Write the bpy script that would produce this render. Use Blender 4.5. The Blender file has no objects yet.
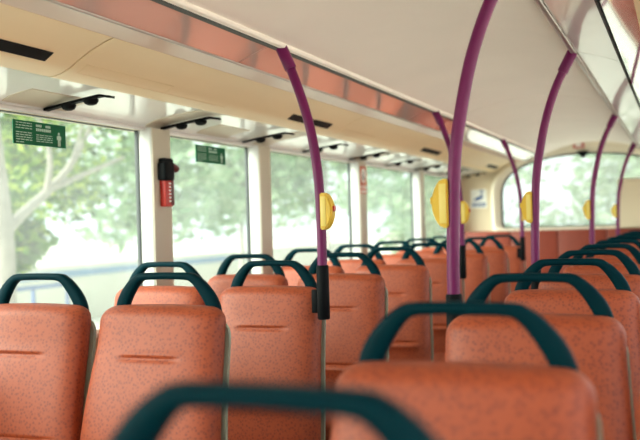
import bpy, bmesh, math, random
from mathutils import Vector, Matrix

random.seed(7)
sc = bpy.context.scene
COL = sc.collection

# ------------------------------------------------------------------ camera
cam_d = bpy.data.cameras.new('camera')
cam = bpy.data.objects.new('camera', cam_d)
COL.objects.link(cam)
cR = Vector((0.925, 0.378, -0.029)); cU = Vector((0.028, 0.007, 1.0)); cF = Vector((-0.378, 0.926, 0.005))
cF.normalize(); cR = (cR - cF * cR.dot(cF)).normalized(); cU = cR.cross(cF).normalized()
CZ = 1.206
cam.matrix_world = Matrix(((cR.x, cU.x, -cF.x, 0), (cR.y, cU.y, -cF.y, 0), (cR.z, cU.z, -cF.z, CZ), (0, 0, 0, 1)))
cam_d.sensor_width = 36.0
cam_d.lens = 890 / 640 * 36.0
cam_d.clip_start = 0.05
cam_d.clip_end = 400
cam_d.dof.use_dof = True
cam_d.dof.focus_distance = 2.75
cam_d.dof.aperture_fstop = 2.7
sc.camera = cam

# ------------------------------------------------------------------ world, sun, exposure
w = bpy.data.worlds.new('sky')
sc.world = w
w.use_nodes = True
wn = w.node_tree
bg = wn.nodes['Background']
bg.inputs['Color'].default_value = (0.93, 0.97, 1.0, 1)
bg.inputs['Strength'].default_value = 1.15
sd = bpy.data.lights.new('sun', 'SUN')
sd.energy = 9.0
sd.angle = math.radians(60)
sd.color = (1.0, 0.95, 0.88)
so = bpy.data.objects.new('sun', sd)
COL.objects.link(so)
so.rotation_euler = Vector((0.62, 0.62, -0.42)).to_track_quat('-Z', 'Y').to_euler()
so['kind'] = 'helper'

sc.view_settings.view_transform = 'Standard'
sc.view_settings.look = 'None'
sc.view_settings.gamma = 1
sc.view_settings.use_curve_mapping = False
sc.view_settings.exposure = 1.8
sc.cycles.max_bounces = 14
sc.cycles.diffuse_bounces = 6
sc.cycles.glossy_bounces = 4
sc.cycles.transparent_max_bounces = 16
sc.cycles.sample_clamp_indirect = 8
sc.cycles.caustics_reflective = False
sc.cycles.caustics_refractive = False

# ------------------------------------------------------------------ materials
def srgb(r, g, b):
    f = lambda c: (c / 255 / 12.92) if c / 255 <= 0.04045 else ((c / 255 + 0.055) / 1.055) ** 2.4
    return (f(r), f(g), f(b), 1)

def mat(name, col, rough=0.5, metal=0.0, coat=0.0, spec=0.5, bump=None, vary=None):
    m = bpy.data.materials.new(name)
    m.use_nodes = True
    nt = m.node_tree
    b = nt.nodes['Principled BSDF']
    b.inputs['Base Color'].default_value = col
    b.inputs['Roughness'].default_value = rough
    b.inputs['Metallic'].default_value = metal
    b.inputs['Coat Weight'].default_value = coat
    b.inputs['Specular IOR Level'].default_value = spec
    tc = nt.nodes.new('ShaderNodeTexCoord')
    if vary:                                   # (scale, amount): faint cloudy wear in the base colour
        n = nt.nodes.new('ShaderNodeTexNoise')
        n.inputs['Scale'].default_value = vary[0]
        n.inputs['Detail'].default_value = 4
        nt.links.new(tc.outputs['Object'], n.inputs['Vector'])
        r = nt.nodes.new('ShaderNodeValToRGB')
        a = vary[1]
        r.color_ramp.elements[0].position = 0.3
        r.color_ramp.elements[1].position = 0.7
        r.color_ramp.elements[0].color = tuple(c * (1 - a) for c in col[:3]) + (1,)
        r.color_ramp.elements[1].color = tuple(min(1, c * (1 + a)) for c in col[:3]) + (1,)
        nt.links.new(n.outputs['Fac'], r.inputs['Fac'])
        nt.links.new(r.outputs['Color'], b.inputs['Base Color'])
    if bump:                                   # (scale, strength)
        n = nt.nodes.new('ShaderNodeTexNoise')
        n.inputs['Scale'].default_value = bump[0]
        n.inputs['Detail'].default_value = 3
        nt.links.new(tc.outputs['Object'], n.inputs['Vector'])
        bp = nt.nodes.new('ShaderNodeBump')
        bp.inputs['Strength'].default_value = bump[1]
        bp.inputs['Distance'].default_value = 0.002
        nt.links.new(n.outputs['Fac'], bp.inputs['Height'])
        nt.links.new(bp.outputs['Normal'], b.inputs['Normal'])
    return m

def seat_material(name, base, fleck, base2):
    m = bpy.data.materials.new(name)
    m.use_nodes = True
    nt = m.node_tree
    b = nt.nodes['Principled BSDF']
    b.inputs['Roughness'].default_value = 0.55
    b.inputs['Sheen Weight'].default_value = 0.04
    b.inputs['Sheen Tint'].default_value = (1, 0.7, 0.6, 1)
    tc = nt.nodes.new('ShaderNodeTexCoord')
    wob = nt.nodes.new('ShaderNodeTexNoise')
    wob.inputs['Scale'].default_value = 110
    nt.links.new(tc.outputs['Object'], wob.inputs['Vector'])
    mx = nt.nodes.new('ShaderNodeMix'); mx.data_type = 'VECTOR'
    mx.inputs[0].default_value = 0.004
    nt.links.new(tc.outputs['Object'], mx.inputs[4]); nt.links.new(wob.outputs['Color'], mx.inputs[5])
    v = nt.nodes.new('ShaderNodeTexVoronoi')
    v.inputs['Scale'].default_value = 108
    nt.links.new(mx.outputs[1], v.inputs['Vector'])
    r = nt.nodes.new('ShaderNodeValToRGB')
    r.color_ramp.elements[0].position = 0.12; r.color_ramp.elements[0].color = (1, 1, 1, 1)
    r.color_ramp.elements[1].position = 0.62; r.color_ramp.elements[1].color = (0, 0, 0, 1)
    nt.links.new(v.outputs['Distance'], r.inputs['Fac'])
    # only some cells carry a fleck
    sep = nt.nodes.new('ShaderNodeSeparateColor')
    nt.links.new(v.outputs['Color'], sep.inputs['Color'])
    gt = nt.nodes.new('ShaderNodeMath'); gt.operation = 'GREATER_THAN'; gt.inputs[1].default_value = 0.12
    nt.links.new(sep.outputs[0], gt.inputs[0])
    mu = nt.nodes.new('ShaderNodeMath'); mu.operation = 'MULTIPLY'
    nt.links.new(r.outputs['Color'], mu.inputs[0]); nt.links.new(gt.outputs[0], mu.inputs[1])
    mu2 = nt.nodes.new('ShaderNodeMath'); mu2.operation = 'MULTIPLY'; mu2.inputs[1].default_value = 0.62
    nt.links.new(mu.outputs[0], mu2.inputs[0])
    big = nt.nodes.new('ShaderNodeTexNoise'); big.inputs['Scale'].default_value = 9; big.inputs['Detail'].default_value = 4
    nt.links.new(tc.outputs['Object'], big.inputs['Vector'])
    c0 = nt.nodes.new('ShaderNodeMix'); c0.data_type = 'RGBA'
    c0.inputs[6].default_value = base; c0.inputs[7].default_value = base2
    nt.links.new(big.outputs['Fac'], c0.inputs[0])
    c1 = nt.nodes.new('ShaderNodeMix'); c1.data_type = 'RGBA'
    nt.links.new(mu2.outputs[0], c1.inputs[0]); nt.links.new(c0.outputs[2], c1.inputs[6]); c1.inputs[7].default_value = fleck
    nt.links.new(c1.outputs[2], b.inputs['Base Color'])
    n = nt.nodes.new('ShaderNodeTexNoise'); n.inputs['Scale'].default_value = 400
    nt.links.new(tc.outputs['Object'], n.inputs['Vector'])
    bp = nt.nodes.new('ShaderNodeBump'); bp.inputs['Strength'].default_value = 0.15; bp.inputs['Distance'].default_value = 0.001
    nt.links.new(n.outputs['Fac'], bp.inputs['Height']); nt.links.new(bp.outputs['Normal'], b.inputs['Normal'])
    return m

def glass_material(name, tint, haze, haze_col):
    m = bpy.data.materials.new(name)
    m.use_nodes = True
    nt = m.node_tree
    nt.nodes.clear()
    out = nt.nodes.new('ShaderNodeOutputMaterial')
    tr = nt.nodes.new('ShaderNodeBsdfTransparent'); tr.inputs['Color'].default_value = tint
    tl = nt.nodes.new('ShaderNodeBsdfTranslucent'); tl.inputs['Color'].default_value = haze_col
    gl = nt.nodes.new('ShaderNodeBsdfGlossy'); gl.inputs['Roughness'].default_value = 0.03
    m1 = nt.nodes.new('ShaderNodeMixShader')
    # patchy translucent haze mixed into the glass
    tc = nt.nodes.new('ShaderNodeTexCoord')
    n = nt.nodes.new('ShaderNodeTexNoise'); n.inputs['Scale'].default_value = 2.2; n.inputs['Detail'].default_value = 5
    nt.links.new(tc.outputs['Object'], n.inputs['Vector'])
    mr = nt.nodes.new('ShaderNodeMapRange')
    mr.inputs['To Min'].default_value = haze * 0.6; mr.inputs['To Max'].default_value = haze * 1.4
    nt.links.new(n.outputs['Fac'], mr.inputs['Value'])
    nt.links.new(mr.outputs['Result'], m1.inputs['Fac'])
    nt.links.new(tr.outputs[0], m1.inputs[1]); nt.links.new(tl.outputs[0], m1.inputs[2])
    fr = nt.nodes.new('ShaderNodeLayerWeight'); fr.inputs['Blend'].default_value = 0.12
    m2 = nt.nodes.new('ShaderNodeMixShader')
    pw = nt.nodes.new('ShaderNodeMath'); pw.operation = 'POWER'; pw.inputs[1].default_value = 5
    fr.inputs['Blend'].default_value = 0.5
    nt.links.new(fr.outputs['Facing'], pw.inputs[0])
    sc_ = nt.nodes.new('ShaderNodeMath'); sc_.operation = 'MULTIPLY_ADD'; sc_.inputs[1].default_value = 0.45; sc_.inputs[2].default_value = 0.02
    nt.links.new(pw.outputs[0], sc_.inputs[0]); nt.links.new(sc_.outputs[0], m2.inputs['Fac'])
    nt.links.new(m1.outputs[0], m2.inputs[1]); nt.links.new(gl.outputs[0], m2.inputs[2])
    nt.links.new(m2.outputs[0], out.inputs['Surface'])
    return m

def leaf_material(name, c1, c2, c3):
    m = bpy.data.materials.new(name)
    m.use_nodes = True
    nt = m.node_tree
    b = nt.nodes['Principled BSDF']
    out = nt.nodes['Material Output']
    g = nt.nodes.new('ShaderNodeNewGeometry')
    r = nt.nodes.new('ShaderNodeValToRGB')
    r.color_ramp.elements[0].color = c1; r.color_ramp.elements[1].color = c3
    e = r.color_ramp.elements.new(0.5); e.color = c2
    nt.links.new(g.outputs['Random Per Island'], r.inputs['Fac'])
    nt.links.new(r.outputs['Color'], b.inputs['Base Color'])
    b.inputs['Roughness'].default_value = 0.45
    tl = nt.nodes.new('ShaderNodeBsdfTranslucent')
    nt.links.new(r.outputs['Color'], tl.inputs['Color'])
    mx = nt.nodes.new('ShaderNodeMixShader'); mx.inputs['Fac'].default_value = 0.4
    nt.links.new(b.outputs[0], mx.inputs[1]); nt.links.new(tl.outputs[0], mx.inputs[2])
    nt.links.new(mx.outputs[0], out.inputs['Surface'])
    return m

M = {}
M['seat'] = seat_material('terracotta_leatherette', srgb(163, 73, 38), srgb(96, 26, 20), srgb(148, 60, 23))
M['bench'] = seat_material('dark_terracotta_leatherette', srgb(132, 46, 16), srgb(96, 28, 14), srgb(120, 38, 12))
M['shell'] = mat('pale_sage_plastic', srgb(150, 158, 140), 0.4)
M['handle'] = mat('dark_teal_plastic', srgb(0, 38, 46), 0.5, spec=.05, bump=(300, .15))
M['black'] = mat('black_plastic', srgb(12, 15, 18), 0.6, spec=.1)
M['purple'] = mat('purple_enamel', srgb(108, 12, 80), 0.4, spec=.3)
M['yellow'] = mat('yellow_plastic', srgb(222, 180, 44), 0.4)
M['pale_yellow'] = mat('pale_yellow_plastic', srgb(232, 208, 110), 0.4)
M['red'] = mat('red_plastic', srgb(190, 44, 34), 0.4)
M['darkred'] = mat('dark_red_plastic', srgb(90, 16, 16), 0.4)
M['ceiling'] = mat('beige_ceiling_laminate', srgb(250, 242, 234), 0.6, vary=(3, .02))
M['duct'] = mat('cream_duct_plastic', srgb(232, 208, 168), 0.45, vary=(2, .02))
M['cove'] = mat('white_cove_plastic', srgb(250, 250, 248), 0.2, coat=.5)
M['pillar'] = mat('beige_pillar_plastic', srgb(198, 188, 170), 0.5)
M['wall'] = mat('cream_wall_laminate', srgb(214, 198, 170), 0.5)
M['surround'] = mat('cream_surround_plastic', srgb(236, 226, 206), 0.45)
M['shoulder'] = mat('pinkish_grey_shoulder', srgb(196, 160, 144), 0.3)
M['gloss'] = mat('glossy_light_cover', srgb(236, 204, 196), 0.08, metal=0.2, coat=1.0)
M['metal'] = mat('brushed_trim', srgb(190, 186, 180), 0.3, metal=0.8)
M['rail'] = mat('grey_window_rail', srgb(206, 200, 198), 0.35, metal=0.3)
M['dark'] = mat('dark_gasket', srgb(38, 44, 46), 0.6)
M['floor'] = mat('dark_vinyl_floor', srgb(70, 66, 66), 0.6, vary=(40, .3))
M['green'] = mat('green_sign', srgb(8, 96, 62), 0.6, spec=.2)
M['signtext'] = mat('pale_sign_print', srgb(176, 204, 190), 0.6)
M['orange_sign'] = mat('orange_red_sign', srgb(190, 70, 26), 0.5)
M['white'] = mat('white_print', srgb(240, 240, 236), 0.5)
M['blue'] = mat('blue_print', srgb(20, 76, 140), 0.5)
M['glass'] = glass_material('hazy_tinted_glass', (0.58, 0.63, 0.60, 1), 0.03, (0.9, 0.95, 0.92, 1))
M['clear'] = glass_material('clear_glass', (0.86, 0.87, 0.86, 1), 0.02, (0.9, 0.95, 0.92, 1))
M['rearglass'] = glass_material('hazy_rear_glass', (0.56, 0.60, 0.57, 1), 0.12, (0.92, 0.95, 0.92, 1))
M['gloss_white'] = mat('white_light_cover', srgb(236, 234, 230), 0.28, metal=0.15, coat=0.5)
M['post'] = mat('white_post_plastic', srgb(206, 206, 204), 0.4)
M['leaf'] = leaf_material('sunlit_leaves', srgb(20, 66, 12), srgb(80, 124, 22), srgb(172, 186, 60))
M['leaf2'] = leaf_material('haze_paled_leaves', srgb(90, 126, 84), srgb(124, 152, 112), srgb(166, 180, 150))  # bright outdoor haze put into the leaf colours of the farther trees
M['bark'] = mat('pale_bark', srgb(150, 142, 134), 0.8, bump=(20, .6), vary=(6, .15))
M['ground'] = mat('pale_concrete', srgb(206, 202, 190), 0.9, vary=(.4, .05))
M['grass'] = mat('dry_lawn', srgb(186, 196, 140), 0.9, vary=(1.2, .12))
M['bluestripe'] = mat('pale_blue_paint', srgb(110, 140, 176), 0.6)
M['bluerail'] = mat('blue_grey_paint', srgb(70, 100, 150), 0.5)

# ------------------------------------------------------------------ helpers
def link(name, bm, m, parent=None, smooth=True, mats=None, angle=40):
    me = bpy.data.meshes.new(name)
    bmesh.ops.recalc_face_normals(bm, faces=bm.faces)
    bm.to_mesh(me); bm.free()
    for x in (mats or [m]): me.materials.append(x)
    if smooth:
        for p in me.polygons: p.use_smooth = True
        me.set_sharp_from_angle(angle=math.radians(angle))
    o = bpy.data.objects.new(name, me)
    COL.objects.link(o)
    if parent: o.parent = parent
    return o

def box(bm, x0, x1, y0, y1, z0, z1, bev=0.0, mi=0, seg=2):
    r = bmesh.ops.create_cube(bm, size=1)
    vs = r['verts']
    for v in vs:
        v.co = Vector(((x0 + x1) / 2 + v.co.x * (x1 - x0), (y0 + y1) / 2 + v.co.y * (y1 - y0), (z0 + z1) / 2 + v.co.z * (z1 - z0)))
    fs = {f for v in vs for f in v.link_faces}
    for f in fs: f.material_index = mi
    if bev:
        es = list({e for v in vs for e in v.link_edges})
        r = bmesh.ops.bevel(bm, geom=es, offset=bev, segments=seg, affect='EDGES', profile=0.5)
        for f in r['faces']: f.material_index = mi

def prism_y(bm, prof, y0, y1, closed=True, mi=0):
    """profile in (x,z), extruded along y"""
    a = [bm.verts.new((x, y0, z)) for x, z in prof]
    b = [bm.verts.new((x, y1, z)) for x, z in prof]
    n = len(prof)
    for i in range(n if closed else n - 1):
        j = (i + 1) % n
        f = bm.faces.new((a[i], a[j], b[j], b[i])); f.material_index = mi
    if closed:
        f = bm.faces.new(a); f.material_index = mi
        f = bm.faces.new(b[::-1]); f.material_index = mi

def sheet_y(bm, line, y0, y1, t=0.012, up=True):
    """a curved panel: line in (x,z) thickened upward, extruded along y"""
    top = [(x, z + t) for x, z in line[::-1]]
    prism_y(bm, list(line) + top, y0, y1)

def spline(pts, n=8):
    out = []
    P = [Vector(p) for p in pts]
    for i in range(len(P) - 1):
        p0 = P[max(i - 1, 0)]; p1 = P[i]; p2 = P[i + 1]; p3 = P[min(i + 2, len(P) - 1)]
        for k in range(n):
            t = k / n
            out.append(0.5 * ((2 * p1) + (p2 - p0) * t + (2 * p0 - 5 * p1 + 4 * p2 - p3) * t * t + (3 * p1 - p0 - 3 * p2 + p3) * t ** 3))
    out.append(P[-1])
    return out

def tube(bm, pts, rad, seg=16, cap=True):
    pts = [Vector(p) for p in pts]
    rings = []
    up = Vector((0, 1, 0))
    for i, p in enumerate(pts):
        t = (pts[min(i + 1, len(pts) - 1)] - pts[max(i - 1, 0)]).normalized()
        u = up - t * up.dot(t)
        if u.length < 1e-3: u = Vector((1, 0, 0)) - t * t.x
        u.normalize(); v = t.cross(u)
        r = rad(i / (len(pts) - 1)) if callable(rad) else rad
        rings.append([bm.verts.new(p + (u * math.cos(2 * math.pi * k / seg) + v * math.sin(2 * math.pi * k / seg)) * r) for k in range(seg)])
    for a, b in zip(rings, rings[1:]):
        for k in range(seg):
            bm.faces.new((a[k], a[(k + 1) % seg], b[(k + 1) % seg], b[k]))
    if cap:
        bm.faces.new(rings[0][::-1]); bm.faces.new(rings[-1])

def empty(name, label, cat, loc=(0, 0, 0), group=None):
    o = bpy.data.objects.new(name, None)
    o.empty_display_size = 0.1
    COL.objects.link(o)
    o.location = loc
    tag(o, label, cat, group)
    return o

def tag(o, label, cat, group=None):
    o['label'] = label; o['category'] = cat
    if group: o['group'] = group
    return o

def struct(o):
    o['kind'] = 'structure'
    return o

def dup(root, loc, label):
    r = root.copy(); COL.objects.link(r); r.location = loc; r['label'] = label
    for ch in list(root.children):
        c = ch.copy(); COL.objects.link(c); c.parent = r
        for g in list(ch.children):
            d = g.copy(); COL.objects.link(d); d.parent = c
    return r

# ------------------------------------------------------------------ the shell
Y0, Y1 = -2.6, 9.0                     # front end, rear wall
XL, XR = -2.10, 0.46                   # inner wall faces
SILL, HEAD = 0.82, 1.622

bm = bmesh.new(); box(bm, XL - .06, XR + .06, Y0 - .06, Y1 + .1, -0.06, 0)
struct(link('floor', bm, M['floor'], smooth=False))

# left wall: panel below the windows, header rail above, blank panel at the rear corner
def side_wall(name, xi, xo):
    a, b = min(xi, xo), max(xi, xo)
    bm = bmesh.new()
    box(bm, a, b, Y0, Y1 + .08, 0, SILL)
    box(bm, a, b, Y0, Y1 + .08, HEAD, HEAD + .20)
    box(bm, a, b, 8.72, Y1 + .08, SILL, HEAD)
    box(bm, a, b, Y0, Y0 + .2, SILL, HEAD)
    return struct(link(name, bm, M['wall'], smooth=False))
side_wall('wall_left', XL, XL - .06)
side_wall('wall_right', XR, XR + .06)

# pillars between the windows; the same strip goes on up over the curved cove
PILL = [(-1.0, -.86), (0.28, .42), (1.66, 1.80), (3.18, 3.325), (4.195, 4.335), (5.745, 5.895), (7.265, 7.40)]
COVE = [(-2.095, 1.632), (-2.075, 1.648), (-2.045, 1.660), (-2.0, 1.669), (-1.95, 1.676), (-1.88, 1.684), (-1.80, 1.690)]
for i, (a, b) in enumerate(PILL):
    bm = bmesh.new()
    box(bm, XL - .03, XL + .050, a, b, SILL + .03, HEAD + .01, 0.006)
    p = struct(link('pillar_left_%d' % (i + 1), bm, M['post'], angle=50))
    bm = bmesh.new()
    box(bm, XL + .049, XL + .055, a + .003, b - .003, SILL + .03, HEAD + .008, 0.002)
    prism_y(bm, [(x, z - .004) for x, z in COVE] + [(x, z + .004) for x, z in COVE[::-1]], a + .01, b + .05)
    link('face_panel', bm, M['pillar'], p, angle=50)
    bm = bmesh.new()
    box(bm, XR - .055, XR + .03, a, b, SILL + .03, HEAD + .01, 0.008)
    struct(link('pillar_right_%d' % (i + 1), bm, M['pillar'], angle=50))

# panes with dark gaskets, one window per bay
EDGE = [Y0 + .2] + [v for ab in PILL for v in ab] + [8.72]
k = 0
for i in range(0, len(EDGE), 2):
    a, b = EDGE[i], EDGE[i + 1]
    for side, xg in ((1, XL - .022), (-1, XR + .022)):
        k += 1
        bm = bmesh.new(); box(bm, xg - .003, xg + .003, a - .01, b + .01, SILL - .01, HEAD + .01)
        o = struct(link('window_%d' % k, bm, M['glass'] if side > 0 else M['clear'], smooth=False))
        bm = bmesh.new()
        g = .004
        for (ya, yb, za, zb) in ((a - .004, a + g, SILL, HEAD), (b - g, b + .004, SILL, HEAD), (a, b, SILL, SILL + g), (a, b, HEAD - g * .7, HEAD)):
            box(bm, xg - .008, xg + .010 if side > 0 else xg + .008, ya, yb, za, zb) if side > 0 else box(bm, xg - .014, xg + .008, ya, yb, za, zb)
        f = link('window_gasket', bm, M['dark'], o, smooth=False)

# header rail and sill ledge along the left windows
bm = bmesh.new(); box(bm, XL, XL + .022, Y0 + .2, 8.98, HEAD, HEAD + .016, .003)
struct(link('trim_1', bm, M['rail'], angle=60))
bm = bmesh.new(); box(bm, XL, XL + .03, Y0 + .2, 8.98, SILL - .02, SILL + .012, .004)
struct(link('trim_2', bm, M['cove'], angle=60))
# white cove above the windows
bm = bmesh.new(); sheet_y(bm, COVE, Y0, Y1 - .02)
struct(link('trim_3', bm, M['cove'], angle=60))

# cream air duct, in moulded lengths with a joint between them
DUCT = spline([(-1.805, 0, 1.690), (-1.775, 0, 1.679), (-1.745, 0, 1.682), (-1.70, 0, 1.697), (-1.66, 0, 1.722), (-1.60, 0, 1.752), (-1.54, 0, 1.773)], 4)
DUCT = [(v.x, v.z) for v in DUCT]
JO = [Y0, 2.20, 4.46, 6.74, 8.93]
for i in range(4):
    bm = bmesh.new(); sheet_y(bm, DUCT, JO[i] + .004, JO[i + 1] - .004, .02)
    o = struct(link('trim_%d' % (4 + i), bm, M['duct'], angle=50))
    if i == 0: pass
    # dark vent slot near the middle of each length
    for (ya, yb) in {0: [(1.56, 1.82), (1.825, 2.08)], 1: [(3.78, 4.025), (4.035, 4.28)], 2: [(6.03, 6.27), (6.28, 6.52)], 3: [(8.28, 8.51), (8.52, 8.75)]}[i]:
        bm = bmesh.new()
        prism_y(bm, [(-1.692, 1.699), (-1.660, 1.7195), (-1.660, 1.740), (-1.692, 1.720)], ya, yb)
        link('vent_slot', bm, M['black'], o, smooth=False)
    # raised outline of a service hatch
    bm = bmesh.new()
    ya, yb = JO[i] + .05, JO[i] + .55
    if i == 0: ya, yb = .3, 1.0
    def zd(x):
        for (xa, za), (xb, zb) in zip(DUCT, DUCT[1:]):
            if xa <= x <= xb: return za + (zb - za) * (x - xa) / (xb - xa)
        return DUCT[-1][1]
    for (x0, x1, y0, y1) in ((-1.711, -1.709, ya, yb + .45), (-1.674, -1.672, ya, yb), (-1.711, -1.672, ya, ya + .005), (-1.711, -1.672, yb - .005, yb)):
        xs_ = [x0 + (x1 - x0) * q / 6 for q in range(7)]
        prism_y(bm, [(x, zd(x) - .0012) for x in xs_] + [(x, zd(x) + .006) for x in xs_[::-1]], y0, y1)
    link('service_hatch', bm, M['duct'], o, smooth=False)
# dark joints of the duct show as shadow gaps with a backing above
bm = bmesh.new(); sheet_y(bm, [(x, z + .024) for x, z in DUCT], Y0, Y1 - .05, .006)
struct(link('trim_8', bm, M['dark'], angle=60))
# rounded grey-pink shoulder between duct and light covers
bm = bmesh.new(); sheet_y(bm, [(-1.543, 1.774), (-1.50, 1.7745), (-1.420, 1.772)], Y0, Y1 - .05, .02)
struct(link('trim_9', bm, M['shoulder'], angle=60))
bm = bmesh.new(); tube(bm, [(-1.414, Y0, 1.772), (-1.414, Y1 - .05, 1.772)], .006, 8)
struct(link('trim_10', bm, M['metal'], angle=60))
# ceiling, gently crowned
CE = [(-1.262 + (.892) * t, 1.822 + .028 * t + .085 * (1 - (2 * t - 1) ** 2)) for t in [i / 20 for i in range(21)]]
bm = bmesh.new(); sheet_y(bm, CE, Y0, 5.30, .02)
sheet_y(bm, CE, 5.314, 8.92, .02)
struct(link('ceiling', bm, M['ceiling'], angle=60))
bm = bmesh.new(); sheet_y(bm, [(x, z + .022) for x, z in CE], Y0, 8.92, .006)
struct(link('trim_11', bm, M['dark']))
# edge lips of the ceiling
bm = bmesh.new(); box(bm, -1.266, -1.244, Y0, 8.92, 1.813, 1.829, .004)
struct(link('trim_12', bm, M['ceiling'], angle=60))
bm = bmesh.new(); box(bm, -1.290, -1.267, Y0, 8.92, 1.8125, 1.835)
struct(link('trim_13', bm, M['dark'], smooth=False))
bm = bmesh.new(); box(bm, -.386, -.366, Y0, 8.92, 1.838, 1.858, .004)
struct(link('trim_14', bm, M['metal'], angle=60))
# light covers along both sides of the ceiling
SEG = [Y0, -.55, 1.45, 2.72, 3.62, 4.76, 5.96, 6.78, 8.90]
SEGL = [Y0, -1.2, .72, 2.74, 4.78, 6.78, 8.90]
n = 15
for i in range(len(SEGL) - 1):
    bm = bmesh.new(); sheet_y(bm, [(-1.408, 1.773), (-1.37, 1.788), (-1.33, 1.803), (-1.290, 1.818)], SEGL[i] + .004, SEGL[i + 1] - .004, .01)
    struct(link('trim_%d' % n, bm, M['gloss'], angle=60)); n += 1
SEGR = [Y0, .9, 2.24, 3.58, 5.93, 8.36, 8.90]
for i in range(len(SEGR) - 1):
    bm = bmesh.new(); sheet_y(bm, [(-.364, 1.846), (-.32, 1.835), (-.26, 1.815), (-.205, 1.792)], SEGR[i] + .004, SEGR[i + 1] - .004, .01)
    struct(link('trim_%d' % n, bm, M['gloss_white'], angle=60)); n += 1
# right-hand duct down to the right windows
bm = bmesh.new(); box(bm, -.204, -.197, Y0, 8.9, 1.783, 1.80)
struct(link('trim_%d' % n, bm, M['dark'], smooth=False)); n += 1
bm = bmesh.new(); sheet_y(bm, [(-.192, 1.785), (-.15, 1.764), (-.10, 1.747)], Y0, 8.9, .012)
struct(link('trim_%d' % n, bm, M['gloss'], angle=60)); n += 1
bm = bmesh.new(); sheet_y(bm, [(-.10, 1.742), (-.02, 1.724), (.06, 1.70), (.13, 1.684), (.16, 1.690)], Y0, 8.9, .02)
struct(link('trim_%d' % n, bm, M['duct'], angle=60)); n += 1
bm = bmesh.new(); sheet_y(bm, [(x * -1 - 1.64, z) for x, z in COVE], Y0, Y1 - .02)
struct(link('trim_%d' % n, bm, M['cove'], angle=60)); n += 1
# roof skin outside, closes the shell above
bm = bmesh.new(); prism_y(bm, [(XL - .06, 1.80), (XL + .1, 1.93), (-1.4, 2.02), (-.82, 2.05), (-.24, 2.02), (XR - .1, 1.93), (XR + .06, 1.80), (XR + .06, 1.83), (XR - .1, 1.96), (-.24, 2.05), (-.82, 2.08), (-1.4, 2.05), (XL + .1, 1.96), (XL - .06, 1.83)], Y0 - .06, Y1 + .1)
struct(link('roof', bm, M['cove'], smooth=False))

# ---- rear wall with the arched window
RC = -0.87
half_in = [(-.80, 1.115), (-.82, 1.16), (-.822, 1.30), (-.82, 1.466), (-.79, 1.576), (-.71, 1.668), (-.55, 1.755), (-.37, 1.80), (-.18, 1.822), (0, 1.83)]
half_out = [(-.90, 1.08), (-.905, 1.16), (-.912, 1.30), (-.91, 1.498), (-.876, 1.60), (-.825, 1.67), (-.69, 1.775), (-.446, 1.88), (-.22, 1.92), (0, 1.93)]
def loop(h, n=5):
    s = [(v.x, v.y) for v in spline([(x, z, 0) for x, z in h], n)]
    return [(RC + x, z) for x, z in s] + [(RC - x, z) for x, z in s[-2::-1]]
LI, LO = loop(half_in), loop(half_out)
N = len(LI)
def ring_bm(bm, A, ya, B, yb):
    a = [bm.verts.new((x, ya, z)) for x, z in A]; b = [bm.verts.new((x, yb, z)) for x, z in B]
    for i in range(len(A)):
        j = (i + 1) % len(A)
        bm.faces.new((a[i], a[j], b[j], b[i]))
def proj_rect(p):
    cx, cz = RC, 1.4
    dx, dz = p[0] - cx, p[1] - cz
    k = 1e9
    if dx < 0: k = min(k, (XL - cx) / dx)
    if dx > 0: k = min(k, (XR - cx) / dx)
    if dz > 0: k = min(k, (2.04 - cz) / dz)
    if dz < 0: k = min(k, (0.0 - cz) / dz)
    return (cx + dx * k, cz + dz * k)
RECT = [proj_rect(p) for p in LO]
def snap(p, q):
    return p
bm = bmesh.new()
ring_bm(bm, LO, 8.985, RECT, 8.985); ring_bm(bm, RECT, 8.985, RECT, 9.08); ring_bm(bm, LO, 9.08, RECT, 9.08)
struct(link('wall_rear', bm, M['wall'], smooth=False))
bm = bmesh.new()
MID = [((a[0] * .35 + b[0] * .65), (a[1] * .35 + b[1] * .65)) for a, b in zip(LI, LO)]
MI2 = [((a[0] * .8 + b[0] * .2), (a[1] * .8 + b[1] * .2)) for a, b in zip(LI, LO)]
ring_bm(bm, LO, 8.985, LO, 8.915); ring_bm(bm, LO, 8.915, MID, 8.90); ring_bm(bm, MID, 8.90, MI2, 8.93); ring_bm(bm, MI2, 8.93, LI, 8.985); ring_bm(bm, LI, 8.985, LI, 9.06)
bmesh.ops.remove_doubles(bm, verts=bm.verts, dist=1e-5)
sr = struct(link('trim_%d' % n, bm, M['surround'], angle=60)); n += 1
bm = bmesh.new()
L2 = [(RC + (x - RC) * .985, 1.45 + (z - 1.45) * .97) for x, z in LI]
ring_bm(bm, LI, 8.98, L2, 8.975); ring_bm(bm, L2, 8.975, L2, 9.03); ring_bm(bm, LI, 9.03, L2, 9.03)
rg = link('window_gasket', bm, M['dark'], smooth=False)
bm = bmesh.new()
a = [bm.verts.new((x, 9.0, z)) for x, z in LI]; b = [bm.verts.new((x, 9.006, z)) for x, z in LI]
bm.faces.new(a); bm.faces.new(b[::-1])
k += 1
rw = struct(link('window_%d' % k, bm, M['rearglass'], smooth=False))
rg.parent = rw
# ceiling end panels between the ducts and the rear wall
# front end: wall with a wide windscreen
bm = bmesh.new()
box(bm, XL - .06, XR + .06, Y0 - .06, Y0, 0, .75); box(bm, XL - .06, XR + .06, Y0 - .06, Y0, 1.70, 2.05)
box(bm, XL - .06, XL + .08, Y0 - .06, Y0, .75, 1.70); box(bm, XR - .08, XR + .06, Y0 - .06, Y0, .75, 1.70)
struct(link('wall_front', bm, M['wall'], smooth=False))
k += 1
bm = bmesh.new(); box(bm, XL + .07, XR - .07, Y0 - .03, Y0 - .024, .74, 1.71)
struct(link('window_%d' % k, bm, M['clear'], smooth=False))

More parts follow.
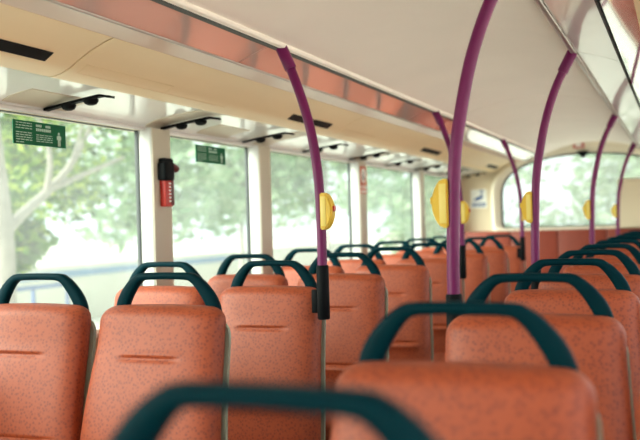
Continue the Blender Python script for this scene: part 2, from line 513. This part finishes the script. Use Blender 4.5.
# ------------------------------------------------------------------ seats
def yf(z):                                     # front face of the reclined backrest at height z
    return -0.076 - (0.985 - z) * 0.20 - 0.018 * math.sin(math.pi * min(1, max(0, (z - .43) / .45)))

def back_cushion():
    bm = bmesh.new()
    zs = [.43 + .16 * i / 5 for i in range(5)] + [.594 + .052 * i / 13 for i in range(14)] + [.66 + .165 * i / 6 for i in range(7)]
    zs += [.832 + .036 * i / 9 for i in range(10)] + [.88, .90, .92, .935] + [.94 + .053 * math.sin(math.pi / 2 * i / 8) for i in range(9)]
    nu = 32
    rings = []
    zt, r = .993, .045
    for z in zs:
        w0 = .2185 - .021 * max(0, min(1, (z - .60) / .30))
        d = z - (zt - r)
        w = w0 if d <= 0 else w0 - r + math.sqrt(max(r * r - d * d, 1e-8))
        t = .096
        dd = z - (zt - .03)
        if dd > 0: t *= max(.12, math.sqrt(max(0, 1 - (dd / .03) ** 2)))
        yc = yf(z) + .048
        pts = []
        for s in (-1, 1):                      # front then back
            for i in range(nu + 1):
                u = -1 + 2 * i / nu
                x = w * math.sin(math.pi / 2 * u) * (-s)
                e = max(0, 1 - abs(x / w) ** 6) ** (1 / 2.6)
                y = yc + s * t / 2 * e
                if s < 0:
                    y -= .008 * (1 - (x / w) ** 2)
                    win = 1 / (1 + math.exp((abs(x) - .086) / .004))
                    y += .0075 * win * math.exp(-((z - .850) / .007) ** 2)
                    y -= .003 * win * math.exp(-((z - .862) / .008) ** 2)
                    win2 = 1 / (1 + math.exp((abs(x) - .16) / .006))
                    y += .007 * win2 * math.exp(-((z - .622) / .005) ** 2)
                    y -= .012 * win2 * math.exp(-((z - .604) / .014) ** 2)
                zz = z - .007 * (x / .2) ** 2 * max(0, (z - .86) / .125)
                if i in (0, nu) and s > 0: continue
                pts.append(bm.verts.new((x, y, zz)))
        rings.append(pts)
    for a, b in zip(rings, rings[1:]):
        m = len(a)
        for i in range(m): bm.faces.new((a[i], a[(i + 1) % m], b[(i + 1) % m], b[i]))
    bm.faces.new(rings[0][::-1]); bm.faces.new(rings[-1])
    return bm

def back_shell():
    bm = bmesh.new()
    zs = [.38, .42, .5, .6, .7, .8, .86, .90] + [.905 + .055 * math.sin(math.pi / 2 * i / 8) for i in range(9)]
    rings = []
    for z in zs:
        w0 = .2205 - .021 * max(0, min(1, (z - .60) / .30))
        d = z - .900; r = .05
        w = w0 if d <= 0 else w0 - r + math.sqrt(max(r * r - d * d, 1e-8))
        yb = yf(z) + .082
        n_ = 12
        pts = [bm.verts.new((w * (-1 + 2 * i / n_), yb, z)) for i in range(n_ + 1)]
        pts += [bm.verts.new((w * (1 - 2 * i / n_), yb + .012 + .02 * (1 - (1 - 2 * i / n_) ** 4), z)) for i in range(n_ + 1)]
        rings.append(pts)
    for a, b in zip(rings, rings[1:]):
        m = len(a)
        for i in range(m): bm.faces.new((a[i], a[(i + 1) % m], b[(i + 1) % m], b[i]))
    bm.faces.new(rings[0][::-1]); bm.faces.new(rings[-1])
    return bm

def grab_handle():
    outer = [(.172, .90), (.173, .94), (.170, .985), (.154, 1.022), (.126, 1.055), (.102, 1.073), (.084, 1.0805), (.045, 1.082), (0, 1.0825)]
    inner = [(.136, .90), (.135, .94), (.130, .982), (.113, 1.016), (.094, 1.043), (.080, 1.056), (.066, 1.060), (.035, 1.0615), (0, 1.062)]
    o = [(v.x, v.y) for v in spline([(a, b, 0) for a, b in outer], 4)]
    i_ = [(v.x, v.y) for v in spline([(a, b, 0) for a, b in inner], 4)]
    o = o + [(-x, z) for x, z in o[-2::-1]]; i_ = i_ + [(-x, z) for x, z in i_[-2::-1]]
    bm = bmesh.new()
    rings = []
    for (ox, oz), (ix, iz) in zip(o, i_):
        pts = []
        for a in range(12):
            th = 2 * math.pi * a / 12
            c, s = math.cos(th), math.sin(th)
            c = math.copysign(abs(c) ** .6, c); s = math.copysign(abs(s) ** .6, s)
            f = (c + 1) / 2
            x = ix + (ox - ix) * f; z = iz + (oz - iz) * f
            pts.append(bm.verts.new((x, -.008 + .015 * s + (1.08 - z) * .06, z)))
        rings.append(pts)
    for a, b in zip(rings, rings[1:]):
        for q in range(12): bm.faces.new((a[q], a[(q + 1) % 12], b[(q + 1) % 12], b[q]))
    bm.faces.new(rings[0][::-1]); bm.faces.new(rings[-1])
    return bm

def seat_cushion():
    bm = bmesh.new()
    nx, ny = 16, 18
    top = []
    for j in range(ny + 1):
        v = j / ny
        row = []
        for i in range(nx + 1):
            u = -1 + 2 * i / nx
            x = .2175 * math.sin(math.pi / 2 * u)
            y = -.55 + .40 * (.5 - .5 * math.cos(math.pi * v))
            e = (1 - abs(x / .2175) ** 8) * (1 - (1 - v) ** 10) * .5 + .5
            z = .40 + .075 * (max(0, 1 - abs(x / .2175) ** 6)) ** .4 * (max(0, 1 - (1 - v) ** 8)) ** .4 - .012 * math.exp(-(x / .1) ** 2) * math.sin(math.pi * v)
            row.append(bm.verts.new((x, y, z)))
        top.append(row)
    for j in range(ny):
        for i in range(nx): bm.faces.new((top[j][i], top[j][i + 1], top[j + 1][i + 1], top[j + 1][i]))
    edge = top[0] + [r[-1] for r in top[1:]] + top[-1][-2::-1] + [r[0] for r in top[-2:0:-1]]
    low = [bm.verts.new((v.co.x, v.co.y, .365)) for v in edge]
    for i in range(len(edge)):
        j = (i + 1) % len(edge)
        bm.faces.new((edge[i], low[i], low[j], edge[j]))
    bm.faces.new(low)
    return bm

def make_seat(label, loc, group):
    t = empty('bus_seat', label, 'seat', loc, group)
    link('backrest', back_cushion(), M['seat'], t, angle=70)
    s = link('back_shell', back_shell(), M['shell'], t, angle=60)
    link('grab_handle', grab_handle(), M['handle'], t, angle=60)
    link('seat_cushion', seat_cushion(), M['seat'], t, angle=60)
    bm = bmesh.new(); box(bm, -.21, .21, -.53, -.09, .335, .372, .01)
    link('seat_pan', bm, M['shell'], t)
    for sx in (-1, 1):
        bm = bmesh.new()
        box(bm, sx * .15 - .02, sx * .15 + .02, -.42, -.38, 0.0, .34, .006)
        box(bm, sx * .15 - .02, sx * .15 + .02, -.20, -.16, 0.0, .40, .006)
        box(bm, sx * .15 - .02, sx * .15 + .02, -.42, -.16, .30, .338, .006)
        link('leg', bm, M['metal'], t)
    return t

PITCH = .709
ORD = ['nearest', 'second', 'third', 'fourth', 'fifth', 'sixth', 'seventh', 'eighth', 'ninth', 'tenth', 'eleventh']
seat0 = None
def seat(x, y, label, group):
    global seat0
    if seat0 is None:
        seat0 = make_seat(label, (x, y, 0), group)
        return seat0
    o = dup(seat0, (x, y, 0), label)
    o['group'] = group
    return o
XW, XA, XB, XC = -1.821, -1.371, -.318, .130
YL, YR = 2.191, .638
for i in range(8):
    seat(XA, YL + i * PITCH, 'terracotta bus seat on the left of the aisle, %s row from the camera' % ORD[i], 'seats along the left of the aisle')
for i in range(8):
    seat(XW, YL + i * PITCH, 'terracotta bus seat against the left windows, %s row from the camera' % ORD[i], 'seats beside the left windows')
for i in range(11):
    seat(XB + (.012 if i == 0 else 0), YR + i * PITCH, 'terracotta bus seat on the right of the aisle, %s row from the camera' % ORD[i], 'seats along the right of the aisle')
for i in range(1, 4):
    seat(XC, YR + i * PITCH, 'terracotta bus seat at the right picture edge, %s row from the camera' % ORD[i], 'seats beside the right windows')

# rear bench: tall dark terracotta backs against the rear wall
bench = tag(bpy.data.objects.new('rear_bench', None), 'long dark terracotta rear bench with tall seat backs under the rear window', 'bench')
COL.objects.link(bench); bench.location = (-.83, 8.80, 0)
xs = [-2.09, -1.578, -1.126, -.675, -.224, .226, .45]
for a, b in zip(xs, xs[1:]):
    a += .83; b += .83
    bm = bmesh.new(); box(bm, a + .002, b - .002, .0, .095, .42, 1.088, .012, seg=3)
    link('backrest', bm, M['bench'], bench)
    bm = bmesh.new(); box(bm, a + .002, b - .002, -.40, -.002, .36, .47, .03, seg=3)
    link('seat_cushion', bm, M['bench'], bench)
bm = bmesh.new(); box(bm, -1.24, 1.27, -.36, .09, 0, .36)
link('bench_base', bm, M['shell'], bench, smooth=False)

# cream housing in the rear right corner, in front of the rear window
bm = bmesh.new(); box(bm, -.56, XR - .005, 8.72, 8.89, 1.09, 1.54, .015, seg=3)
hs = tag(link('equipment_housing', bm, M['wall']), 'tall cream housing standing in the right rear corner over the bench', 'housing')
bm = bmesh.new(); box(bm, -.55, XR - .01, 8.715, 8.893, 1.541, 1.552, .004)
link('top_cap', bm, M['surround'], hs)

# ------------------------------------------------------------------ handrail poles
def pole(label, y, prof, side, sleeve, ztop, group):
    """prof: list of (x,z) from low to high; side +1 = button faces +x"""
    x0, z0 = prof[0]
    t = empty('handrail_pole', label, 'handrail pole', (x0, y, 0), group)
    P = spline([(x - x0, 0, z) for x, z in prof], 6)
    bm = bmesh.new(); tube(bm, P, .0165, 16)
    link('pole_tube', bm, M['purple'], t, angle=60)
    # thicker collar at the ceiling end
    tip = P[-1]; d = (P[-1] - P[-4]).normalized()
    bm = bmesh.new(); tube(bm, [tip - d * .085, tip - d * .082, tip - d * .003, tip], lambda q: .021 if 0.1 < q < .9 else .0195, 16)
    link('collar', bm, M['purple'], t, angle=50)
    bm = bmesh.new(); tube(bm, [tip + Vector((0, 0, -.004)), tip + Vector((0, 0, .018))], .013, 10)
    c = link('ceiling_fixing', bm, M['metal'], t)
    bm = bmesh.new()
    tube(bm, [(0, 0, sleeve[0]), (0, 0, sleeve[0] + .004), (0, 0, sleeve[1] - .004), (0, 0, sleeve[1])], lambda q: .021 if .1 < q < .9 else .019, 16)
    sl = link('sleeve', bm, M['black'], t, angle=50)
    bm = bmesh.new(); box(bm, -.045 if side > 0 else .018, -.018 if side > 0 else .045, .0, .03, sleeve[0] + .02, sleeve[0] + .10, .004)
    link('clamp', bm, M['black'], sl)
    # yellow stop-request box hugging the pole, facing the aisle
    zc, h = 1.25, .062
    pr = [(.004, -h), (.022, -h), (.036, -h * .72), (.046, -h * .25), (.047, h * .2), (.036, h * .72), (.022, h), (.004, h)]
    bm = bmesh.new()
    a = [bm.verts.new((side * x, -.021, zc + z)) for x, z in pr]; b = [bm.verts.new((side * x, .021, zc + z)) for x, z in pr]
    bm.faces.new(a); bm.faces.new(b[::-1])
    for i in range(len(pr)):
        j = (i + 1) % len(pr); bm.faces.new((a[i], b[i], b[j], a[j]))
    bmesh.ops.recalc_face_normals(bm, faces=bm.faces)
    bmesh.ops.bevel(bm, geom=list(bm.edges), offset=.004, segments=2, affect='EDGES')
    bx = link('stop_box', bm, M['yellow'], t, angle=35)
    bm = bmesh.new(); box(bm, min(side * .008, side * .026), max(side * .008, side * .026), -.0225, -.0205, zc - .05, zc + .05, .0008)
    link('side_panel', bm, M['pale_yellow'], bx)
    bm = bmesh.new(); tube(bm, [(side * .044, 0, zc + .008), (side * .052, 0, zc + .008)], .010, 12)
    link('push_button', bm, M['red'] if side > 0 else M['yellow'], bx)
    return t

LP = [(-1.135, .90), (-1.135, 1.07), (-1.135, 1.186), (-1.138, 1.322), (-1.147, 1.424), (-1.164, 1.528), (-1.192, 1.632), (-1.227, 1.731), (-1.264, 1.818)]
RP = [(-.545, .90), (-.545, 1.07), (-.538, 1.276), (-.530, 1.38), (-.514, 1.475), (-.486, 1.60), (-.448, 1.71), (-.412, 1.785), (-.380, 1.846)]
for i, y in enumerate((2.79, 4.84, 6.83)):
    pole('curved purple pole on the left aisle side, %s from the camera' % ORD[i], y, LP, 1, (.885, 1.068), 1.82, 'left aisle poles')
for i, y in enumerate((2.22, 3.57, 5.93, 8.36)):
    pole('curved purple pole on the right aisle side, %s from the camera' % ORD[i], y, RP, -1, (.80, 1.02), 1.85, 'right aisle poles')

# ------------------------------------------------------------------ air nozzle bars under the cove
def nozzle(label, y):
    t = empty('air_nozzle_bar', label, 'air nozzle bar', (-1.93, y, 1.66), 'air nozzle bars above the left windows')
    bm = bmesh.new()
    prof = [(-.148, -.016), (-.06, -.003), (.075, .014), (.092, .0145), (.135, .006), (.135, -.002), (.092, .006), (.075, .005), (-.06, -.012), (-.148, -.025)]
    a = [bm.verts.new((x, -.013, z)) for x, z in prof]; b = [bm.verts.new((x, .013, z)) for x, z in prof]
    bm.faces.new(a); bm.faces.new(b[::-1])
    for i in range(len(prof)):
        j = (i + 1) % len(prof); bm.faces.new((a[i], b[i], b[j], a[j]))
    link('bar', bm, M['black'], t, smooth=False)
    for x, z in ((-.05, -.010), (.045, .001)):
        bm = bmesh.new(); tube(bm, [(x, 0, z), (x, 0, z - .008), (x, 0, z - .016), (x, 0, z - .020)], lambda q: [.027, .026, .020, .011][min(3, int(q * 3 + .01))], 18)
        link('nozzle', bm, M['black'], t, angle=50)
    return t
n0 = None
for i, y in enumerate((2.553, 3.31, 4.08, 4.86, 5.65, 6.44, 7.23, 8.02, 8.80)):
    lb = 'black bar with two round air nozzles above the left windows, %s from the camera' % ORD[i]
    if n0 is None: n0 = nozzle(lb, y)
    else: dup(n0, (-1.93, y, 1.66), lb)

# thin curved beige patches on the cove above the green signs
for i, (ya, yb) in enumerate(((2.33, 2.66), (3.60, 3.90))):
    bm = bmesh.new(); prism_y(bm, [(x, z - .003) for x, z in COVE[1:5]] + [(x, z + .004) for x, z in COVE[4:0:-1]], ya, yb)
    tag(link('cove_patch', bm, M['pillar'], angle=60), ['curved beige patch on the cove above the first green sign', 'curved beige patch on the cove above the second green sign'][i], 'cover plate')

# ------------------------------------------------------------------ signs
def exit_sign(label, y0, y1, z0, z1):
    t = empty('exit_sign', label, 'sign', (XL - .016, y0, z0), 'green emergency exit signs')
    W, H = y1 - y0, z1 - z0
    bm = bmesh.new(); box(bm, -.0015, .0015, 0, W, 0, H)
    link('sign_panel', bm, M['green'], t, smooth=False)
    bm = bmesh.new()
    rnd = random.Random(3)
    def dash(a, b, z, h):
        y = a
        while y < b:
            l = rnd.uniform(.010, .022)
            box(bm, .0014, .0022, y * 1.0, min(y + l, b), z - h / 2, z + h / 2)
            y += l + .004
    for q, zz in enumerate((.90, .79, .68, .50, .40, .30, .20, .09)):       # left column of small print
        dash(W * .05, W * (.34 if q not in (7,) else .2), H * zz, H * .035)
    for a, b in ((.42, .53), (.60, .70)):                                    # large words
        for c in range(4):
            ya = W * (a + (b - a) * c / 4); box(bm, .0014, .0022, ya, ya + W * (b - a) / 4 * .75, H * .80, H * .90)
    for c in range(8):
        ya = W * (.42 + .29 * c / 8); box(bm, .0014, .0022, ya, ya + W * .29 / 8 * .75, H * .62, H * .74)
    for zz in (.46, .37, .28, .19):
        dash(W * .42, W * .73, H * zz, H * .03)
    link('print', bm, M['signtext'], t, smooth=False)
    bm = bmesh.new()                                                         # hammer figure
    for (ya, yb, za, zb) in ((.845, .875, .56, .66), (.84, .885, .30, .54), (.82, .84, .34, .5), (.885, .905, .34, .5), (.84, .86, .06, .30), (.868, .888, .06, .30)):
        box(bm, .0014, .0022, W * ya, W * yb, H * za, H * zb)
    link('pictogram', bm, M['signtext'], t, smooth=False)
exit_sign('green emergency exit notice on the first left window', 2.425, 2.705, 1.515, 1.598)
exit_sign('green emergency exit notice on the second left window', 3.66, 3.95, 1.518, 1.600)

# orange-red notice on the third pillar
t = empty('warning_notice', 'tall orange-red notice with white oval on the third window pillar', 'sign', (XL + .056, 5.79, 1.41))
bm = bmesh.new(); box(bm, 0, .002, -.035, .095, 0, .19)
link('sign_panel', bm, M['orange_sign'], t, smooth=False)
bm = bmesh.new()
vs = [bm.verts.new((.0026, .03 + .042 * math.cos(2 * math.pi * q / 24), .125 + .052 * math.sin(2 * math.pi * q / 24))) for q in range(24)]
vb = [bm.verts.new((.0016, v.co.y, v.co.z)) for v in vs]
bm.faces.new(vs); bm.faces.new(vb[::-1])
for q in range(24): bm.faces.new((vs[q], vb[q], vb[(q + 1) % 24], vs[(q + 1) % 24]))
link('oval', bm, M['white'], t, smooth=False)
bm = bmesh.new()
for (ya, yb, za, zb) in ((.016, .030, .135, .152), (.018, .036, .098, .134), (.034, .046, .090, .112), (.012, .02, .1, .125)): box(bm, .0025, .0032, ya, yb, za, zb)
link('figure', bm, M['black'], t, smooth=False)
bm = bmesh.new(); box(bm, .0015, .0026, -.02, .08, .048, .056); box(bm, .0015, .0026, -.02, .08, .034, .042); box(bm, .0015, .0026, -.02, .08, .008, .022)
link('print', bm, M['white'], t, smooth=False)

# blue camera sticker on the rear wall
t = empty('camera_sticker', 'white sticker with blue surveillance camera picture on rear wall', 'sticker', (-1.994, 8.984, 1.33))
bm = bmesh.new(); box(bm, -.006, .158, -.003, 0, -.006, .186)
link('backing', bm, M['white'], t, smooth=False)
bm = bmesh.new()
box(bm, .008, .146, -.0045, -.0028, .010, .048)
def quad_prism(pts, ya, yb):
    a = [bm.verts.new((x, ya, z)) for x, z in pts]; b = [bm.verts.new((x, yb, z)) for x, z in pts]
    bm.faces.new(a); bm.faces.new(b[::-1])
    for i in range(len(pts)):
        j = (i + 1) % len(pts); bm.faces.new((a[i], b[i], b[j], a[j]))
quad_prism([(.012, .078), (.06, .070), (.118, .094), (.122, .112), (.104, .122), (.06, .108)], -.0045, -.0028)
box(bm, .100, .112, -.0045, -.0028, .115, .172); box(bm, .080, .132, -.0045, -.0028, .164, .174)
link('pictogram', bm, M['blue'], t, smooth=False)
bm = bmesh.new()
for c in range(7): box(bm, .018 + c * .018, .028 + c * .018, -.0052, -.0044, .020, .038)
link('print', bm, M['white'], t, smooth=False)

# small red mark above the rear window and black dome under it
t = empty('rear_notice', 'small red and white notice above the rear window arch', 'sign', (-.915, 8.897, 1.868))
bm = bmesh.new(); box(bm, -.05, .05, -.004, .004, 0, .052); link('backing', bm, M['white'], t, smooth=False)
bm = bmesh.new(); box(bm, -.05, .05, -.0055, -.003, 0, .012); box(bm, -.05, -.032, -.0055, -.003, .012, .05); box(bm, .032, .05, -.0055, -.003, .012, .05); box(bm, -.032, -.018, -.0055, -.003, .04, .05); box(bm, .018, .032, -.0055, -.003, .04, .05)
link('red_print', bm, M['red'], t, smooth=False)
t = empty('dome_camera', 'black dome camera hanging at the top of the rear window', 'camera', (-.88, 8.915, 1.80))
bm = bmesh.new(); box(bm, -.055, .055, -.03, .06, .010, .034, .005); link('base', bm, M['black'], t)
bm = bmesh.new(); bmesh.ops.create_uvsphere(bm, u_segments=20, v_segments=12, radius=.034)
for v in bm.verts: v.co.z = v.co.z * .95 + .008
link('dome', bm, M['black'], t)

# emergency hammer on the first pillar
t = empty('emergency_hammer', 'red emergency hammer in a black holder on the window pillar', 'hammer', (XL + .056, 3.255, 1.30))
bm = bmesh.new(); box(bm, 0, .030, -.030, .030, .0, .135, .006); 
h = link('handle', bm, M['red'], t)
bm = bmesh.new()
for q in range(7): box(bm, .0295, .032, -.004, .010, .020 + q * .015, .027 + q * .015)
link('grip_marks', bm, M['white'], h, smooth=False)
bm = bmesh.new(); box(bm, .002, .031, .010, .040, .004, .150, .005); link('grip_back', bm, M['darkred'], t)
bm = bmesh.new(); box(bm, -.002, .042, -.045, .030, .110, .190, .010, seg=3); box(bm, -.002, .034, -.035, .036, .180, .206, .008)
link('holder', bm, M['black'], t)
bm = bmesh.new(); tube(bm, [(.018, .03, .178), (.018, .075, .162)], .017, 14); tube(bm, [(.018, .07, .164), (.018, .082, .16)], .012, 14)
link('hammer_head', bm, M['darkred'], t)

# ------------------------------------------------------------------ outdoors, seen through the windows
GZ = -2.3
bm = bmesh.new(); box(bm, -160, 160, -60, 220, GZ - .2, GZ)
struct(link('ground', bm, M['ground'], smooth=False))

def leaf_cloud(bm, blobs, n, size, rnd):
    for _ in range(n):
        c, r = blobs[rnd.randrange(len(blobs))]
        d = Vector((rnd.gauss(0, 1), rnd.gauss(0, 1), rnd.gauss(0, 1))).normalized() * (rnd.random() ** .45)
        p = Vector(c) + Vector((d.x * r[0], d.y * r[1], d.z * r[2]))
        s = size * rnd.uniform(.6, 1.3)
        a = Vector((rnd.gauss(0, 1), rnd.gauss(0, 1), rnd.gauss(0, .6))).normalized()
        b = a.cross(Vector((rnd.gauss(0, 1), rnd.gauss(0, 1), rnd.gauss(0, 1)))).normalized()
        k = [p - a * s, p - a * s * .2 + b * s * .42, p + a * s, p - a * s * .2 - b * s * .42]
        bm.faces.new([bm.verts.new(v) for v in k])

def tree(name, label, base, trunk, branches, blobs, n, size, leafm, seed, group=None):
    rnd = random.Random(seed)
    t = empty(name, label, 'tree', base, group)
    B = Vector(base)
    bm = bmesh.new()
    tube(bm, [Vector(p) - B for p in spline(trunk[0], 6)], lambda q: trunk[1] * (1 - q) + trunk[2] * q, 10)
    link('trunk', bm, M['bark'], t)
    for pts, r0, r1 in branches:
        bm = bmesh.new(); tube(bm, [Vector(p) - B for p in spline(pts, 5)], lambda q: r0 * (1 - q) + r1 * q, 8)
        link('branch', bm, M['bark'], t)
    bm = bmesh.new(); leaf_cloud(bm, [(Vector(c) - B, r) for c, r in blobs], n, size, rnd)
    link('foliage', bm, leafm, t, smooth=False)
    return t

tree('street_tree', 'pale-barked tree with forked branches right outside the first window', (-8.0, 8.9, GZ),
     ([(-8, 8.9, GZ), (-8, 8.94, .3), (-8, 8.93, 1.37), (-8.05, 8.88, 2.3), (-8.1, 8.7, 4.0)], .17, .09),
     [([(-8, 8.95, 1.2), (-8.0, 9.3, 1.45), (-7.95, 9.9, 1.85), (-7.9, 10.3, 2.25), (-7.9, 10.9, 3.0)], .085, .035),
      ([(-7.97, 9.75, 1.75), (-7.9, 9.76, 2.1), (-7.9, 9.7, 2.45), (-8, 9.5, 3.1)], .05, .02),
      ([(-7.95, 9.9, 1.82), (-7.8, 10.5, 2.05), (-7.7, 11.2, 2.3)], .05, .02),
      ([(-7.9, 9.9, 1.9), (-7.8, 10.1, 2.2), (-7.8, 10.4, 2.8)], .03, .015),
      ([(-8, 8.9, 1.0), (-8.1, 8.5, 1.6), (-8.1, 8.1, 2.6)], .06, .03)],
     [((-8.4, 9.6, 3.4), (1.6, 2.2, 1.0)), ((-8.6, 10.6, 2.4), (.8, .9, .6)), ((-8.9, 9.4, 1.55), (.6, .7, .4)), ((-8.9, 11.3, 1.8), (.6, .7, .5)), ((-8.2, 11.6, 3.1), (1.0, 1.1, .9))], 3000, .085, M['leaf'], 1)
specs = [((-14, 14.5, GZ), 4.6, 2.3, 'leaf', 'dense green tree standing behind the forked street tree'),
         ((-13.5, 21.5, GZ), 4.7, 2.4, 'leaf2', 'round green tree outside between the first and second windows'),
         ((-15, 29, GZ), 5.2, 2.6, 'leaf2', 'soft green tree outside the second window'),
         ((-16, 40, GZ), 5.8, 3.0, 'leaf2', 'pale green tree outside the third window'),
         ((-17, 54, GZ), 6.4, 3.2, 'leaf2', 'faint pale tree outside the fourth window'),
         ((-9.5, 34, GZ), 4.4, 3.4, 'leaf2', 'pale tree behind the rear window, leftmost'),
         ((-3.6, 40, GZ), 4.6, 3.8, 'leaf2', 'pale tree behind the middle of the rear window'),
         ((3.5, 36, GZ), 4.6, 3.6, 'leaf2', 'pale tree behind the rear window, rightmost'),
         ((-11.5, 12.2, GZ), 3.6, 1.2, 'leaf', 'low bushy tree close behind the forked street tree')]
for i, (b, h, r, lm, lb) in enumerate(specs):
    rnd = random.Random(40 + i)
    blobs = []
    for q in range(9):
        a = rnd.uniform(0, 6.28); rr = r * rnd.uniform(.2, .75)
        blobs.append(((b[0] + rr * math.cos(a), b[1] + rr * math.sin(a), GZ + h + rnd.uniform(-.45, .5) * r), (r * .5, r * .5, r * .38)))
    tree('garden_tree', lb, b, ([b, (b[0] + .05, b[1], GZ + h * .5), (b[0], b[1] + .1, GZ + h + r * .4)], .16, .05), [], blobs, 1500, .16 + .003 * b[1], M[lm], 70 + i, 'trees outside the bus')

# blue-grey railing along the pavement
t = empty('street_railing', 'tall blue-grey railing outside the first window, left of the hammer', 'railing', (-10.5, 10, GZ))
for z in (.9, 2.55):
    bm = bmesh.new(); tube(bm, [(0, -4, z), (0, 3.4, z)], .04, 8); link('rail', bm, M['bluerail'], t)
for q in range(9):
    bm = bmesh.new(); tube(bm, [(0, -4 + q * .92, 0), (0, -4 + q * .92, 2.58)], .035, 8); link('post', bm, M['bluerail'], t)
bm = bmesh.new(); box(bm, -22.3, -22, 14, 60, GZ, -.05, .05)
br = tag(link('roadside_wall', bm, M['ground']), 'long pale roadside wall with a blue stripe beyond the trees', 'wall')
bm = bmesh.new(); box(bm, -21.999, -21.97, 15, 46, -.55, -.28)
link('blue_stripe', bm, M['bluestripe'], br, smooth=False)
